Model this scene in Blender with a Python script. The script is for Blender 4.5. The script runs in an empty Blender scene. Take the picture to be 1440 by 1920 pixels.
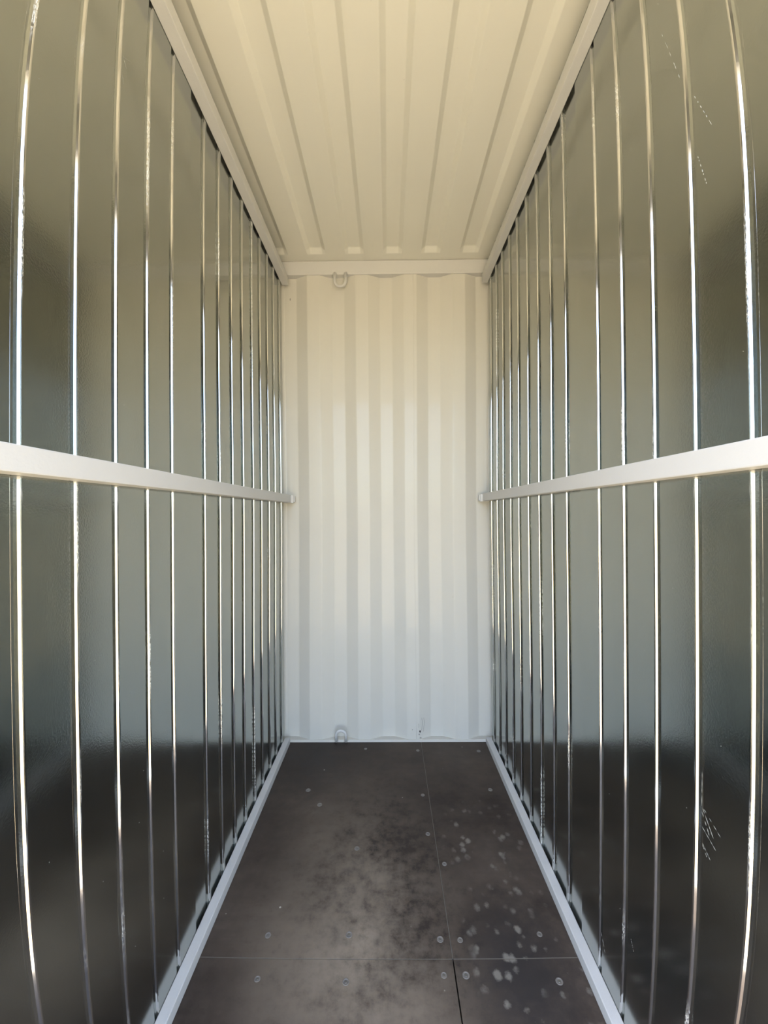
import bpy, bmesh, math, random
from mathutils import Matrix, Vector

random.seed(7)
S = bpy.context.scene
COL = S.collection
CZ = 1.298            # camera height above the plywood floor
WL, WR = -0.588, 0.575  # crest planes of the two partitions
BACK = 2.300          # front flats of the corrugated end wall
FRONT = 0.06         # plane of the open doorway
ROOF = CZ + 1.437     # lower flats of the roof sheet

# ------------------------------------------------------------------ camera
cam = bpy.data.cameras.new('camera')
cam.type = 'PANO'                       # ultra-wide phone lens with its own barrel distortion
cam.panorama_type = 'FISHEYE_LENS_POLYNOMIAL'
cam.sensor_fit = 'VERTICAL'
cam.sensor_height = 36.0
cam.sensor_width = 27.0
cam.lens = 14.1
cam.fisheye_fov = math.radians(170)
cam.fisheye_polynomial_k0 = 0.0
cam.fisheye_polynomial_k1 = -0.07267704003987906
cam.fisheye_polynomial_k2 = 0.0007280324510391603
cam.fisheye_polynomial_k3 = 5.8758869718755736e-05
cam.fisheye_polynomial_k4 = -1.727944579554743e-06
cam.clip_start = 0.02
camo = bpy.data.objects.new('camera', cam)
COL.objects.link(camo)
yaw, pitch, roll = -0.00835, 0.00227, -0.00729
Rw = Matrix(((math.cos(yaw), -math.sin(yaw), 0), (math.sin(yaw), math.cos(yaw), 0), (0, 0, 1)))
Rp = Matrix(((1, 0, 0), (0, math.cos(pitch), math.sin(pitch)), (0, -math.sin(pitch), math.cos(pitch))))
A = Rp @ Rw
xr, fw, up = A[0], A[1], A[2]
c_, s_ = math.cos(roll), math.sin(roll)
right2 = c_ * xr + s_ * up
up2 = -s_ * xr + c_ * up
M = Matrix((right2, up2, -fw)).transposed().to_4x4()
M.translation = Vector((0, 0, CZ))
camo.matrix_world = M
S.camera = camo

# ------------------------------------------------------------------ light
world = bpy.data.worlds.new('world')
S.world = world
world.use_nodes = True
wn = world.node_tree
sky = wn.nodes.new('ShaderNodeTexSky')
sky.sky_type = 'NISHITA'
sky.sun_disc = False
sky.sun_elevation = math.radians(64)
sky.sun_rotation = math.radians(-103)
sky.dust_density = 1.5
haze = wn.nodes.new('ShaderNodeMix')          # thin bright haze over the whole sky
haze.data_type = 'RGBA'
haze.inputs[0].default_value = 0.42
haze.inputs[7].default_value = (1.22, 1.10, 0.92, 1)
wn.links.new(sky.outputs[0], haze.inputs[6])
wn.links.new(haze.outputs[2], wn.nodes['Background'].inputs[0])
wn.nodes['Background'].inputs[1].default_value = 0.60
sun = bpy.data.lights.new('sun', 'SUN')
sun.energy = 5.2
sun.angle = math.radians(0.6)
sun.color = (1.0, 0.87, 0.68)
suno = bpy.data.objects.new('sun', sun)
COL.objects.link(suno)
# high sun on the left and a little in front of the doorway: it lights the yard and only the threshold of the room
sd = Vector((0.42, 0.10, -0.90)).normalized()
suno.rotation_euler = sd.to_track_quat('-Z', 'Y').to_euler()
suno.location = (-4, 3, 8)

S.view_settings.view_transform = 'Standard'
S.view_settings.look = 'None'
S.view_settings.gamma = 1
S.view_settings.use_curve_mapping = False
S.view_settings.exposure = 1.87
S.cycles.max_bounces = 20
S.cycles.diffuse_bounces = 8
S.cycles.glossy_bounces = 14
S.cycles.sample_clamp_indirect = 6.0
S.cycles.caustics_reflective = True

# ------------------------------------------------------------------ materials
class NT:
    def __init__(self, name):
        self.m = bpy.data.materials.new(name)
        self.m.use_nodes = True
        self.t = self.m.node_tree
        self.b = self.t.nodes['Principled BSDF']
        self.tc = None
    def n(self, kind, **kw):
        x = self.t.nodes.new(kind)
        for k, v in kw.items():
            setattr(x, k, v)
        return x
    def l(self, a, b):
        self.t.links.new(a, b)
    def pos(self, scale=(1, 1, 1), loc=(0, 0, 0)):
        g = self.n('ShaderNodeNewGeometry')
        mp = self.n('ShaderNodeMapping')
        mp.inputs['Scale'].default_value = scale
        mp.inputs['Location'].default_value = loc
        self.l(g.outputs['Position'], mp.inputs['Vector'])
        return mp.outputs[0]
    def noise(self, scale, detail=4, rough=.55, vec=None, dist=0):
        x = self.n('ShaderNodeTexNoise')
        x.inputs['Scale'].default_value = scale
        x.inputs['Detail'].default_value = detail
        x.inputs['Roughness'].default_value = rough
        x.inputs['Distortion'].default_value = dist
        self.l(vec if vec is not None else self.pos(), x.inputs['Vector'])
        return x.outputs['Fac']
    def ramp(self, fac, stops):
        r = self.n('ShaderNodeValToRGB')
        e = r.color_ramp.elements
        while len(e) < len(stops):
            e.new(.5)
        for i, (p, c) in enumerate(stops):
            e[i].position = p
            e[i].color = (c, c, c, 1) if not isinstance(c, tuple) else (*c, 1)
        self.l(fac, r.inputs[0])
        return r.outputs[0]
    def math(self, op, a, b=None, clamp=False):
        x = self.n('ShaderNodeMath', operation=op, use_clamp=clamp)
        for i, v in enumerate((a, b)):
            if v is None:
                continue
            if isinstance(v, (int, float)):
                x.inputs[i].default_value = v
            else:
                self.l(v, x.inputs[i])
        return x.outputs[0]
    def mix(self, fac, a, b):
        x = self.n('ShaderNodeMix', data_type='RGBA')
        for sock, v in ((x.inputs[0], fac), (x.inputs[6], a), (x.inputs[7], b)):
            if isinstance(v, (int, float)):
                sock.default_value = v
            elif isinstance(v, tuple):
                sock.default_value = (*v, 1)
            else:
                self.l(v, sock)
        return x.outputs[2]
    def bump(self, h, strength, dist=.001):
        x = self.n('ShaderNodeBump')
        x.inputs['Strength'].default_value = strength
        x.inputs['Distance'].default_value = dist
        self.l(h, x.inputs['Height'])
        self.l(x.outputs[0], self.b.inputs['Normal'])
    def set(self, **kw):
        for k, v in kw.items():
            k = k.replace('_', ' ')
            s = self.b.inputs[k]
            if isinstance(v, (int, float)):
                s.default_value = v
            elif isinstance(v, tuple):
                s.default_value = (*v, 1)
            else:
                self.l(v, s)

# sheet steel of the partitions: smooth, half mirror-like
def metal_mat():
    m = NT('partition_steel')
    n1 = m.noise(2.2, 3)
    m.set(Base_Color=m.mix(n1, (0.385, 0.405, 0.385), (0.425, 0.445, 0.42)), Metallic=1.0)
    sm = m.noise(6, 5, .6, m.pos((1, 1, .35)))
    m.set(Roughness=m.ramp(sm, [(.3, .125), (.75, .18)]))
    m.bump(m.noise(260, 2, .5), .12, .0006)
    return m.m

# folded edges of the sheets, polished and scuffed pale in places
def fold_mat():
    m = NT('scuffed_fold_steel')
    sc = m.ramp(m.noise(7, 3, .5, m.pos((1, 1, .35))), [(.56, 0), (.66, 1)])
    fine = m.ramp(m.noise(600, 3, .7, m.pos((1, 1, .18))), [(.42, 0), (.6, 1)])
    k = m.math('MULTIPLY', sc, fine)
    m.set(Base_Color=m.mix(k, (0.62, 0.62, 0.60), (0.80, 0.80, 0.76)), Metallic=m.math('SUBTRACT', 1.0, m.math('MULTIPLY', k, .7)),
          Roughness=m.mix(k, (.09,) * 3, (.5,) * 3))
    m.bump(m.math('MULTIPLY', fine, sc), .3, .0005)
    return m.m

def paint(name, c1, c2, rough, coat=.0, peel=.15, dirt=True):
    m = NT(name)
    a = m.noise(3.0, 4)
    col = m.mix(a, c1, c2)
    if dirt:
        d = m.ramp(m.noise(38, 5, .65, m.pos((1, 1, .5))), [(.70, 0), (.80, .35)])
        col = m.mix(d, col, (c1[0] * .55, c1[1] * .52, c1[2] * .48))
    m.set(Base_Color=col, Roughness=rough)
    if coat:
        m.set(Coat_Weight=coat, Coat_Roughness=.07, Specular_IOR_Level=.15)
    m.bump(m.noise(170, 3, .6), peel, .0008)
    return m.m

def floor_mat():
    m = NT('phenolic_plywood')
    big = m.noise(1.7, 5, .6, m.pos((1, 1, 1), (3.1, .4, 0)))
    grain = m.noise(40, 4, .6, m.pos((.15, 1, 1)))
    fine = m.noise(22, 6, .7)
    dust = m.ramp(m.math('ADD', m.math('MULTIPLY', big, .72), m.math('MULTIPLY', fine, .28)), [(.40, 0), (.60, 1)])
    col = m.mix(dust, (0.036, 0.026, 0.021), (0.096, 0.074, 0.058))
    col = m.mix(m.math('MULTIPLY', m.ramp(grain, [(.45, 0), (.7, 1)]), .35), col, (0.060, 0.043, 0.036))
    # dried splashes in the right-hand half
    g = m.n('ShaderNodeNewGeometry')
    def blob(x, y, rx, ry, soft=.5):
        mp = m.n('ShaderNodeMapping', vector_type='POINT')
        mp.inputs['Scale'].default_value = (1 / rx, 1 / ry, 0)
        mp.inputs['Location'].default_value = (-x / rx, -y / ry, 0)
        m.l(g.outputs['Position'], mp.inputs['Vector'])
        ln = m.n('ShaderNodeVectorMath', operation='LENGTH')
        m.l(mp.outputs[0], ln.inputs[0])
        w = m.math('ADD', ln.outputs['Value'], m.math('MULTIPLY', m.math('SUBTRACT', fine, .5), .9))
        return m.ramp(w, [(soft, 1), (1, 0)])
    # pale dust trodden along the middle
    dz = m.math('MULTIPLY', blob(-.08, 1.22, .40, .85, .05), m.ramp(m.math('ADD', m.math('MULTIPLY', big, .5), m.math('MULTIPLY', fine, .5)), [(.38, 0), (.62, 1)]))
    col = m.mix(m.math('MULTIPLY', dz, .9), col, (0.35, 0.285, 0.215))
    dark = blob(.37, 1.12, .20, .30, .2)
    col = m.mix(m.math('MULTIPLY', dark, .85), col, (0.028, 0.025, 0.026))
    dark2 = blob(-.42, 2.15, .34, .35, .1)
    col = m.mix(m.math('MULTIPLY', dark2, .75), col, (0.035, 0.030, 0.028))
    v = m.n('ShaderNodeTexVoronoi')
    v.inputs['Scale'].default_value = 26
    v.inputs['Randomness'].default_value = 1
    m.l(m.pos((1, .8, 0)), v.inputs['Vector'])
    vsz = m.math('ADD', v.outputs['Distance'], m.math('MULTIPLY', m.math('SUBTRACT', fine, .5), .9))
    keep = m.ramp(m.noise(9, 2), [(.42, 0), (.50, 1)])
    spots = m.math('MULTIPLY', m.ramp(vsz, [(.12, 1), (.32, 0)]), keep)
    zone = m.math('MAXIMUM', blob(.40, 1.15, .22, .35, .5), blob(.36, 1.62, .20, .22, .3))
    col = m.mix(m.math('MULTIPLY', m.math('MULTIPLY', spots, zone), .48), col, (0.36, 0.33, 0.28))
    # small pale specks anywhere
    v2 = m.n('ShaderNodeTexVoronoi')
    v2.inputs['Scale'].default_value = 14
    m.l(m.pos((1, 1, 0), (.3, .7, 0)), v2.inputs['Vector'])
    sp = m.math('MULTIPLY', m.ramp(v2.outputs['Distance'], [(.035, 1), (.055, 0)]), m.ramp(m.noise(5, 2), [(.56, 0), (.6, 1)]))
    col = m.mix(m.math('MULTIPLY', sp, .8), col, (0.55, 0.52, 0.45))
    m.set(Base_Color=col, Roughness=m.ramp(fine, [(.3, .50), (.7, .70)]), Specular_IOR_Level=.28)
    m.bump(m.math('ADD', m.math('MULTIPLY', grain, .6), fine), .25, .0012)
    return m.m

MET = metal_mat()
FOLD = fold_mat()
WALLP = paint('grey_white_wall_paint', (0.595, 0.58, 0.53), (0.64, 0.62, 0.565), .45, .30, .05)
ROOFP = paint('grey_white_roof_paint', (0.73, 0.715, 0.65), (0.77, 0.755, 0.68), .45, .12, .12)
RAILP = paint('pale_grey_rail_paint', (0.58, 0.575, 0.565), (0.63, 0.625, 0.615), .50, 0, .30)
FLOORM = floor_mat()
def plain(name, c, rough, metal=0):
    m = NT(name)
    f = m.noise(60, 3)
    m.set(Base_Color=m.mix(f, c, tuple(x * .8 for x in c)), Roughness=rough, Metallic=metal)
    return m.m
CHIP = plain('bare_dark_chip', (0.05, 0.045, 0.045), .6)
GAPM = plain('dark_joint', (0.012, 0.011, 0.011), .8)
SCREWM = plain('dulled_zinc', (0.20, 0.19, 0.17), .45, .6)
FILLM = plain('screw_filler', (0.20, 0.18, 0.16), .6)
DUSTM = plain('pale_scratch', (0.50, 0.50, 0.46), .6)
CAULK = plain('joint_sealant', (0.17, 0.155, 0.13), .6)
def ground_mat():
    m = NT('yard_gravel')
    n1 = m.noise(1.2, 6, .6)
    n2 = m.noise(30, 4, .7)
    m.set(Base_Color=m.mix(m.math('MULTIPLY', m.math('ADD', n1, n2), .5), (0.40, 0.33, 0.20), (0.62, 0.51, 0.32)), Roughness=.9)
    return m.m
GROUND = ground_mat()

# ------------------------------------------------------------------ helpers
def obj(name, bm, mats, parent=None, smooth=False):
    me = bpy.data.meshes.new(name)
    bm.normal_update()
    bm.to_mesh(me)
    bm.free()
    for m in (mats if isinstance(mats, (list, tuple)) else [mats]):
        me.materials.append(m)
    if smooth:
        for p in me.polygons:
            p.use_smooth = True
    o = bpy.data.objects.new(name, me)
    COL.objects.link(o)
    if parent:
        o.parent = parent
    return o

def box(bm, x0, x1, y0, y1, z0, z1, bevel=0, mi=0):
    v = [bm.verts.new((x, y, z)) for x in (x0, x1) for y in (y0, y1) for z in (z0, z1)]
    fs = [(0, 1, 3, 2), (4, 6, 7, 5), (0, 4, 5, 1), (2, 3, 7, 6), (0, 2, 6, 4), (1, 5, 7, 3)]
    faces = [bm.faces.new([v[i] for i in f]) for f in fs]
    for f in faces:
        f.material_index = mi
    if bevel:
        es = list({e for f in faces for e in f.edges})
        bmesh.ops.bevel(bm, geom=es, offset=bevel, segments=2, affect='EDGES', profile=.6)
    return bm

def empty(name, loc=(0, 0, 0)):
    o = bpy.data.objects.new(name, None)
    COL.objects.link(o)
    o.location = loc
    o.empty_display_size = .1
    return o

def tag(o, label, cat, group=None):
    o['label'] = label
    o['category'] = cat
    if group:
        o['group'] = group
    return o

def struct(o, label=None):
    o['kind'] = 'structure'
    if label:
        o['label'] = label
    return o

def tube(bm, pts, r, n=10, closed=False):
    rings = []
    P = [Vector(p) for p in pts]
    nrm = None
    for i, p in enumerate(P):
        a = P[i - 1] if i or closed else P[i]
        b = P[(i + 1) % len(P)] if i < len(P) - 1 or closed else P[i]
        t = (b - a).normalized()
        if nrm is None:
            nrm = t.orthogonal().normalized()
        nrm = (nrm - t * nrm.dot(t)).normalized()
        bi = t.cross(nrm)
        rings.append([bm.verts.new(p + r * (math.cos(2 * math.pi * k / n) * nrm + math.sin(2 * math.pi * k / n) * bi)) for k in range(n)])
    m = len(rings)
    for i in range(m if closed else m - 1):
        A_, B_ = rings[i], rings[(i + 1) % m]
        for k in range(n):
            bm.faces.new([A_[k], A_[(k + 1) % n], B_[(k + 1) % n], B_[k]])
    if not closed:
        bm.faces.new(rings[0][::-1])
        bm.faces.new(rings[-1])

def weighted(o):
    w = o.modifiers.new('weighted_normals', 'WEIGHTED_NORMAL')
    w.weight = 100
    w.keep_sharp = True
    return o

def sheet(bm, prof, z0, z1, thick, flags=None, nz=1):
    """prof: (x, y) plan outline of a folded sheet; extruded in z with a thickness along x"""
    n = len(prof)
    vs = [[bm.verts.new((x, y, z0 + (z1 - z0) * k / nz)) for k in range(nz + 1)] for x, y in prof]
    vb = [[bm.verts.new((x + thick, y, z)) for z in (z0, z1)] for x, y in prof]
    for i in range(n - 1):
        for k in range(nz):
            f = bm.faces.new([vs[i][k], vs[i + 1][k], vs[i + 1][k + 1], vs[i][k + 1]])
            f.material_index = flags[i] if flags else 0
        f = bm.faces.new([vb[i][0], vb[i][1], vb[i + 1][1], vb[i + 1][0]])
        bm.faces.new([vs[i][0], vb[i][0], vb[i + 1][0], vs[i + 1][0]])
        bm.faces.new([vs[i][nz], vs[i + 1][nz], vb[i + 1][1], vb[i][1]])
    for i in (0, n - 1):
        bm.faces.new(list(vs[i]) + [vb[i][1], vb[i][0]])
    bmesh.ops.recalc_face_normals(bm, faces=bm.faces[:])

# ------------------------------------------------------------------ floor of plywood sheets
SX, SY = 0.181, 1.169
floor = struct(empty('floor'), 'dark brown plywood floor with pale dust, splashes and screws')
for (x0, x1, y0, y1) in ((-1.25, SX - .0010, SY + .0008, BACK - .002), (SX + .0010, 1.25, SY + .0012, BACK - .002),
                         (-1.25, SX - .0016, FRONT, SY - .0008), (SX + .0018, 1.25, FRONT, SY - .0010)):
    bm = bmesh.new()
    box(bm, x0, x1, y0, y1, -.028, 0, .0012)
    o = obj('plywood_sheet', bm, FLOORM, floor)
bm = bmesh.new()
box(bm, -1.25, 1.25, FRONT, BACK, -.20, -.029)
obj('crossmember_deck', bm, GAPM, floor)
# pale sealant and dust packed in the joints
def joint(x0, x1, y0, y1, z):
    bm = bmesh.new()
    box(bm, x0, x1, y0, y1, -.02, z)
    obj('joint_sealant', bm, CAULK, floor)
joint(SX - .0008, SX + .0008, SY + .002, BACK - .004, -.0004)
joint(-.60, SX - .002, SY - .0008, SY + .0008, -.0004)
joint(SX + .002, .60, SY - .0010, SY + .0012, -.0006)
screws = [(-.377, 1.2354), (-.1276, 1.2387), (.1511, 1.2251), (.2113, 1.2228), (.458, 1.2379), (-.372, 1.1134),
          (-.1244, 1.1089), (.1490, 1.1260), (.2109, 1.1257), (.4657, 1.1065), (-.381, 1.8982), (-.3111, 1.8031),
          (.2013, 1.495), (.1541, 1.6366), (.1533, 1.8642), (.4717, 1.8987), (-.1271, 1.5654), (-.1293, 2.232),
          (.4862, 2.2076), (.1567, 2.2146)]
def screw_mesh():
    bm = bmesh.new()
    # filled countersink: low ring of filler round a recessed head
    rad = [(.0115, -.001), (.0105, .0012), (.0085, .0014), (.0068, .0002), (.0045, .0002), (.0038, .0010), (.0, .0010)]
    N = 14
    prev = None
    for ri, (r, z) in enumerate(rad):
        if r == 0:
            c = bm.verts.new((0, 0, z))
            for k in range(N):
                f = bm.faces.new([prev[k], prev[(k + 1) % N], c])
                f.material_index = 1
            break
        ring = [bm.verts.new((r * math.cos(2 * math.pi * k / N), r * math.sin(2 * math.pi * k / N), z)) for k in range(N)]
        if prev:
            for k in range(N):
                f = bm.faces.new([prev[k], prev[(k + 1) % N], ring[(k + 1) % N], ring[k]])
                f.material_index = 1 if ri >= 5 else 0
        prev = ring
    return bm
s0 = None
for x, y in screws:
    if s0 is None:
        s0 = obj('screw', screw_mesh(), [FILLM, SCREWM], floor)
        o = s0
    else:
        o = s0.copy()
        COL.objects.link(o)
    o.location = (x, y, .0002)
    sc_ = random.uniform(.75, 1.05)
    o.scale = (sc_, sc_, 1)
    o.rotation_euler = (0, 0, random.uniform(0, 3))

# ------------------------------------------------------------------ corrugated end wall
wall_back = struct(empty('wall_back'), 'pale grey corrugated steel end wall of the container')
DEEP = .033
ZB0, ZB1 = .014, CZ + 1.360
prof = [(-1.25, BACK)]
# measured fold positions: front flat, slope, deep flat, slope
period = .2762
c0 = -.4137            # centre of a front flat
flat, slope = .0715, .0666
edges = []
k = -3
while True:
    c = c0 + k * period
    if c - flat / 2 > 1.25:
        break
    edges += [(c - flat / 2, 0), (c + flat / 2, 0), (c + flat / 2 + slope, DEEP), (c + flat / 2 + slope + flat, DEEP)]
    k += 1
edges = [e for e in edges if -1.25 < e[0] < 1.25]
def back_panel(x0, x1, name):
    pts = [(x, d) for x, d in edges if x0 < x < x1]
    def interp(x):
        for (a, da), (b, db) in zip(edges, edges[1:]):
            if a <= x <= b:
                return da + (db - da) * (x - a) / (b - a)
        return edges[0][1] if x < edges[0][0] else edges[-1][1]
    pts = [(x0, interp(x0))] + pts + [(x1, interp(x1))]
    # round every fold with two short chamfers
    out = [pts[0]]
    for i in range(1, len(pts) - 1):
        p, a, b = Vector(pts[i]), Vector(pts[i - 1]), Vector(pts[i + 1])
        r = .0045
        out.append(tuple(p + (a - p).normalized() * r))
        mid = p + ((a - p).normalized() + (b - p).normalized()) * r * .24
        out.append(tuple(mid))
        out.append(tuple(p + (b - p).normalized() * r))
    out.append(pts[-1])
    bm = bmesh.new()
    n = len(out)
    nz = 24
    cols = []
    for (x, d) in out:
        cols.append([bm.verts.new((x, BACK + .003 + d, ZB0 - .01 + (ZB1 - ZB0 + .02) * k / nz)) for k in range(nz + 1)])
    back = [[bm.verts.new((x, BACK + .0046 + d, z)) for z in (ZB0 - .01, ZB1 + .01)] for x, d in out]
    for i in range(n - 1):
        for k in range(nz):
            bm.faces.new([cols[i][k], cols[i + 1][k], cols[i + 1][k + 1], cols[i][k + 1]]).smooth = True
        bm.faces.new([back[i][0], back[i][1], back[i + 1][1], back[i + 1][0]])
    o = weighted(obj(name, bm, WALLP, wall_back))
    return o
XS = .1555
back_panel(-1.25, XS - .0004, 'corrugated_panel')
back_panel(XS + .0004, 1.25, 'corrugated_panel')
bm = bmesh.new()
d_at = 0
tube(bm, [(XS, BACK + .0032, ZB0 + (ZB1 - ZB0) * k / 30 ) for k in range(31)], .0010, 6)
obj('weld_seam', bm, WALLP, wall_back, True)
# sill under it: thin plate with an upturned front edge
bm = bmesh.new()
box(bm, -1.25, 1.25, BACK - .002, BACK + .06, -.03, .013, .002)
obj('floor_sill', bm, WALLP, wall_back)
bm = bmesh.new()
box(bm, -1.3, 1.3, BACK + .06, BACK + .075, -.2, ROOF + .1)
obj('outer_skin', bm, WALLP, wall_back)
# chipped paint near the foot of the wall
def chip(x, z, sx, sz, seed):
    rnd = random.Random(seed)
    bm = bmesh.new()
    N = 12
    y = BACK + .0026
    rim = []
    for k in range(N):
        a = 2 * math.pi * k / N
        r = rnd.uniform(.6, 1.2)
        rim.append(bm.verts.new((x + sx * r * math.cos(a), y, z + sz * r * math.sin(a))))
    inner = [bm.verts.new((x + (v.co.x - x) * .8, y - .0005, z + (v.co.z - z) * .8)) for v in rim]
    for k in range(N):
        bm.faces.new([rim[k], rim[(k + 1) % N], inner[(k + 1) % N], inner[k]])
    bm.faces.new(inner)
    obj('paint_chip', bm, CHIP, wall_back)
for i, a in enumerate([(.176, .057, .0050, .0075), (.171, .040, .003, .0035), (.133, .066, .0018, .003), (.180, .020, .006, .0018),
                       (-.545, 2.52, .0018, .010)]):
    chip(*a, i)
bm = bmesh.new()
for pts in (((.187, .13), (.190, .105), (.188, .08), (.186, .06)), ((.199, .128), (.203, .10), (.199, .075), (.196, .05)),
            ((.168, .100), (.170, .088), (.169, .075))):
    tube(bm, [(x, BACK + .0030 + max(0, (x - .174) * .48), z) for x, z in pts], .0006, 5)
o = obj('scratch', bm, CHIP, wall_back)

# ------------------------------------------------------------------ ceiling with pressed recesses
ceiling = struct(empty('ceiling'), 'pale corrugated steel roof sheet with long pressed recesses')
def roof_sheet(y0, y1, ya, yb, name):
    """x profile with recesses .02 up between ya and yb, flat rims outside"""
    pitch, wid, sl, H = .2105, .101, .020, .020
    bm = bmesh.new()
    xs = [-1.25]
    lev = [0]
    k = -5
    while True:
        c = .0385 + k * pitch
        if c > 1.2:
            break
        if c > -1.2:
            for dx, l in ((-wid / 2 - .004, 0), (-wid / 2, .12), (-wid / 2 + sl * .8, .90), (-wid / 2 + sl, 1),
                          (wid / 2 - sl, 1), (wid / 2 - sl * .8, .90), (wid / 2, .12), (wid / 2 + .004, 0)):
                xs.append(c + dx)
                lev.append(l)
        k += 1
    xs.append(1.25)
    lev.append(0)
    ys = [(y0, 0), (ya, 0), (ya + .008, .10), (ya + .03, .85), (ya + .04, 1)]
    ys += [(ya + .04 + (yb - ya - .08) * t / 8, 1) for t in range(1, 8)]
    ys += [(yb - .04, 1), (yb - .03, .85), (yb - .008, .10), (yb, 0), (y1, 0)]
    g = [[bm.verts.new((x, y, ROOF + H * lx * ly)) for y, ly in ys] for x, lx in zip(xs, lev)]
    for i in range(len(xs) - 1):
        for j in range(len(ys) - 1):
            bm.faces.new([g[i][j], g[i + 1][j], g[i + 1][j + 1], g[i][j + 1]]).smooth = True
    g2 = [[bm.verts.new((x, y, ROOF + .03)) for y in (y0, y1)] for x in (-1.25, 1.25)]
    bm.faces.new([g2[0][0], g2[0][1], g2[1][1], g2[1][0]])
    return weighted(obj(name, bm, ROOFP, ceiling))
roof_sheet(FRONT, BACK + .06, .05, 2.245, 'roof_sheet')
bm = bmesh.new()
box(bm, -1.3, 1.3, FRONT - .06, BACK + .07, ROOF + .031, ROOF + .05)
obj('roof_skin', bm, ROOFP, ceiling)

# header beam over the end wall
bm = bmesh.new()
box(bm, -1.24, 1.24, BACK - .003, BACK + .058, CZ + 1.357, ROOF - .002, .003)
beam = tag(obj('header_beam', bm, RAILP), 'pale horizontal steel beam across the top of the end wall under the roof', 'beam')

# ------------------------------------------------------------------ partition walls of folded sheet steel
YA = [.6447, .7639, .8799, .9968, 1.1127]
YB = [1.3073, 1.4247, 1.5430, 1.6570, 1.7770, 1.8914, 2.0093, 2.1203, 2.2327]
PTOP = CZ + 1.424
GD, RD = .0068, .0068     # groove depth of the near sheet, pan depth of the far sheet
def partition(side, W):
    s = -1 if side == 'left' else 1
    root = struct(empty('wall_' + side), 'glossy dark reflective sheet steel partition wall on the %s' % side)
    grooves = [YA[0] - .1166 * k for k in range(5, 0, -1)] + YA
    prof, fl = [(W, FRONT + .005)], []
    for y in grooves:
        yt = y - .0215
        seq = [(0, yt - .0004), (.0003, yt + .0002), (GD - .0008, yt + .0030), (GD, yt + .0045),
               (GD, y - .0092), (.0045, y - .0045), (.0010, y - .0022), (.0002, y - .0008), (0, y + .0012)]
        m_ = [0, 1, 1, 1, 0, 0, 1, 1, 1]
        prof += [(W + s * e, yy) for e, yy in seq]
        fl += m_
    prof.append((W, 1.2105))
    fl.append(0)
    bm = bmesh.new()
    sheet(bm, prof, .004, PTOP, s * .016, fl, 8)
    obj('steel_sheet', bm, [MET, FOLD], root)['label'] = 'near glossy steel sheet with narrow upright grooves'
    prof, fl = [(W + s * .0012, 1.2115), (W + s * .0018, 1.2135), (W + s * RD, 1.2185)], [1, 1]
    for y in YB:
        seq = [(RD, y - .0078), (.0038, y - .0024), (.0022, y - .0018), (.0008, y - .0011), (0, y + .0012),
               (0, y + .0110), (.0008, y + .0125), (RD, y + .0185)]
        prof += [(W + s * e, yy) for e, yy in seq]
        fl += [0, 0, 1, 1, 1, 0, 1, 1]
    prof.append((W + s * RD, BACK + .001))
    fl.append(0)
    bm = bmesh.new()
    sheet(bm, prof, .004, PTOP, s * .016, fl, 8)
    obj('steel_sheet', bm, [MET, FOLD], root)['label'] = 'far glossy steel sheet with narrow raised upright ribs'
    return root
wl = partition('left', WL)
wr = partition('right', WR)

# scratches and rub marks, a fraction of a millimetre proud
SCR = [
('r', [(0.8154, 0.9866), (0.7718, 0.8372)], 1), ('r', [(0.7377, 0.7668), (0.6997, 0.6733)], 1),
('r', [(0.7381, 0.6542), (0.7186, 0.5827)], 1), ('r', [(0.7451, -0.5436), (0.716, -0.5841)], 0),
('r', [(0.7435, -0.5555), (0.7246, -0.5879)], 0), ('r', [(0.7385, -0.5469), (0.7031, -0.5672)], 0),
('r', [(0.7443, -0.5811), (0.7079, -0.602)], 0), ('r', [(0.7434, -0.6108), (0.7232, -0.6275)], 0),
('r', [(0.742, -0.6147), (0.7309, -0.6289)], 0), ('r', [(0.9599, -1.0223), (0.9472, -1.0431)], 1),
('r', [(0.7448, -0.4719), (0.745, -0.5466)], 0), ('l', [(0.8865, 1.0344), (0.8983, 1.0144)], 0),
('l', [(0.8887, 1.0327), (0.9168, 1.053)], 0), ('l', [(0.8857, 0.9884), (0.8892, 0.9699)], 0),
('r', [(1.0962, -1.1491), (1.0739, -1.1871)], 0)]
def mark(bm, W, s, y, z, dy, dz, w):
    d = Vector((0, dy, dz)).normalized()
    n = Vector((0, -d.z, d.y)) * w
    e = Vector((0, dy, dz)) * .5
    c = Vector((W - s * .0003, y, z))
    tip0, tip1 = bm.verts.new(c - e), bm.verts.new(c + e)
    a, b = bm.verts.new(c + n), bm.verts.new(c - n)
    k = bm.verts.new(c - Vector((s * .0003, 0, 0)))
    for p, q in ((tip0, a), (a, tip1), (tip1, b), (b, tip0)):
        bm.faces.new([p, q, k])
for sd_, W, root in (('l', WL, wl), ('r', WR, wr)):
    s = -1 if sd_ == 'l' else 1
    bm = bmesh.new()
    rnd = random.Random(3)
    for side_, pts, dots in SCR:
        if side_ != sd_:
            continue
        (y0, z0), (y1, z1) = pts
        n = 7 if dots else 4
        for k in range(n):
            t = (k + rnd.uniform(.1, .9)) / n
            L = (.10 if dots else .30) * rnd.uniform(.5, 1.2)
            mark(bm, W, s, y0 + (y1 - y0) * t, CZ + z0 + (z1 - z0) * t, (y1 - y0) * L, (z1 - z0) * L,
                 rnd.uniform(.0004, .0011) if dots else rnd.uniform(.0002, .0006))
    for k in range(26):    # stray specks
        y = rnd.uniform(.62, 1.1)
        if min(abs(y - g + .010) for g in YA) < .016:
            continue
        mark(bm, W, s, y, rnd.uniform(.2, 2.5), .0012, .002, .0006)
    o = obj('scratch_marks', bm, DUSTM, root)
    o['kind'] = 'stuff'

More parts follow.
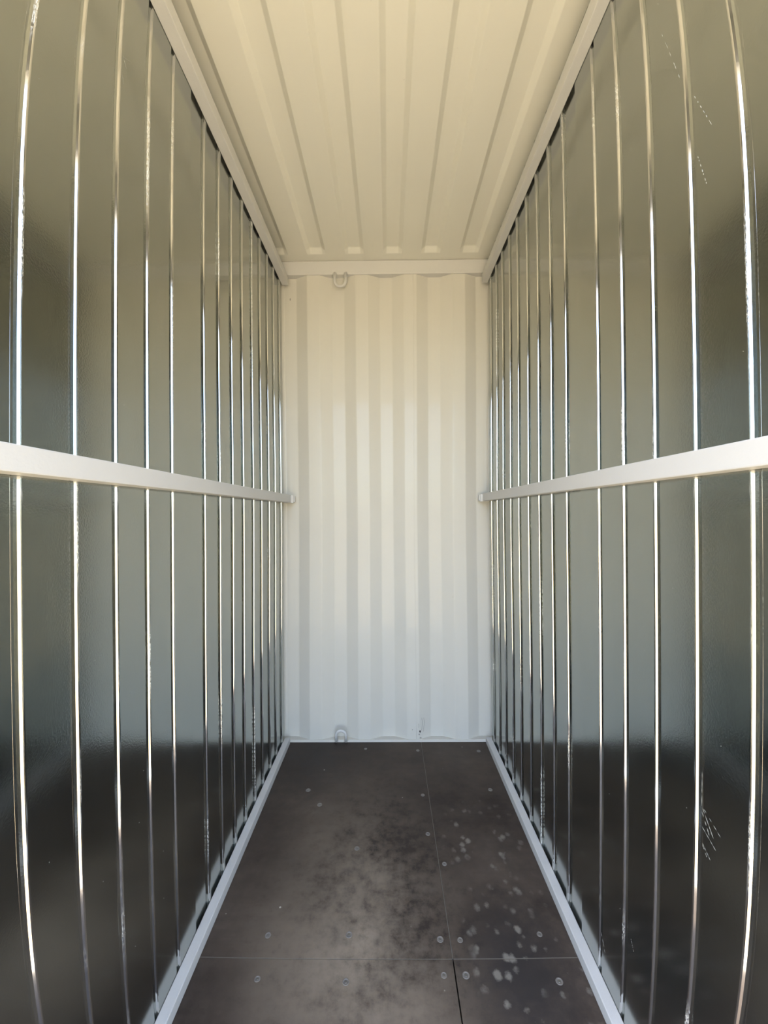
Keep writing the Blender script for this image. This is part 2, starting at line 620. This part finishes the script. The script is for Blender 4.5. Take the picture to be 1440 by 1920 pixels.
# ------------------------------------------------------------------ rails screwed across the partitions
def rail(name, x_wall, x_in, y0, y1, z0, z1, label, group, dz=0, bev=.0025):
    bm = bmesh.new()
    xa, xb = min(x_wall, x_in), max(x_wall, x_in)
    box(bm, xa, xb, y0, y1, z0, z1, bev)
    o = obj(name, bm, RAILP)
    return tag(o, label, 'rail', group)
rail('floor_rail', WL + .0003, -.5578, FRONT, 2.283, .0005, .035,
     'pale grey square rail along the floor at the foot of the left partition', 'floor rails')
rail('floor_rail', WR - .0003, .5445, FRONT, 2.283, .0005, .035,
     'pale grey square rail along the floor at the foot of the right partition', 'floor rails')
rail('top_rail', WL + .0003, -.5515, FRONT, 2.288, CZ + 1.294, CZ + 1.338,
     'beige painted rail running under the roof along the left partition', 'top rails')
rail('top_rail', WR - .0003, .5425, FRONT, 2.288, CZ + 1.294, CZ + 1.341,
     'beige painted rail running under the roof along the right partition', 'top rails')
for nm, W, xi, lab in (('middle_rail', WL, -.545, 'light grey rail at mid height across the left partition'),
                       ('middle_rail', WR, .537, 'light grey rail at mid height across the right partition')):
    s = 1 if W < 0 else -1
    r = rail(nm, W + s * .0003, xi, FRONT, 2.262, CZ + .0637, CZ + .1057, lab, 'middle rails')
    bm = bmesh.new()     # end bracket against the end wall
    xa, xb = sorted((W + s * .004, xi + s * .012))
    box(bm, xa, xb, 2.266, 2.280, CZ + .060, CZ + .103, .002)
    box(bm, *sorted((xi - s * .012, xi + s * .016)), 2.280, 2.302, CZ + .066, CZ + .100, .002)
    obj('end_bracket', bm, RAILP, r)

# ------------------------------------------------------------------ lashing rings
def ring(name, cx, z_root, direction, half, length, r, label):
    pts = [(cx - half, 0, 0), (cx - half, 0, length - half)]
    pts += [(cx - half * math.cos(a), 0, length - half + half * math.sin(a)) for a in [math.pi * k / 12 for k in range(1, 12)]]
    pts += [(cx + half, 0, length - half), (cx + half, 0, 0)]
    out = []
    for x, y, t in pts:
        out.append((x, BACK - .012 - (.014 * t / length if direction > 0 else 0.004 * t / length), z_root + direction * t))
    bm = bmesh.new()
    tube(bm, out, r, 12)
    o = obj(name, bm, RAILP, None, True)
    tag(o, label, 'lashing ring', 'lashing rings on the end wall')
    for sx in (-1, 1):   # weld beads at the feet
        bm = bmesh.new()
        bmesh.ops.create_icosphere(bm, subdivisions=2, radius=.0115,
                                   matrix=Matrix.Translation((cx + sx * half, BACK - .009, z_root + direction * .002)) @ Matrix.Diagonal((1, .9, .8, 1)))
        obj('weld_bead', bm, RAILP, o, True)
ring('lashing_ring', -.2575, CZ + 1.360, -1,   .031, .078, .0078, 'beige steel lashing ring hanging from the top beam')
ring('lashing_ring', -.2700, .010, 1, .0275, .068, .0075, 'pale steel lashing ring standing at the foot of the end wall')

# ------------------------------------------------------------------ rest of the container and yard
def sbox(name, *a, mat=WALLP, bevel=0):
    bm = bmesh.new()
    box(bm, *a, bevel)
    return struct(obj(name, bm, mat))
sbox('wall_front_left', -1.3, -.618, FRONT - .05, FRONT + .004, -.2, ROOF)
sbox('wall_front_right', .606, 1.3, FRONT - .05, FRONT + .004, -.2, ROOF)
sbox('wall_outer_left', -1.3, -1.251, FRONT, BACK + .06, -.2, ROOF + .03)
sbox('wall_outer_right', 1.251, 1.3, FRONT, BACK + .06, -.2, ROOF + .03)
sbox('trim_1', -.617, .605, FRONT - .06, FRONT - .002, ROOF - .17, ROOF + .03)
sbox('trim_2', -1.3, 1.3, FRONT - .06, FRONT - .002, -.2, -.002)
bm = bmesh.new()
box(bm, -60, 60, -60, 60, -.35, -.22)
struct(obj('ground', bm, GROUND))
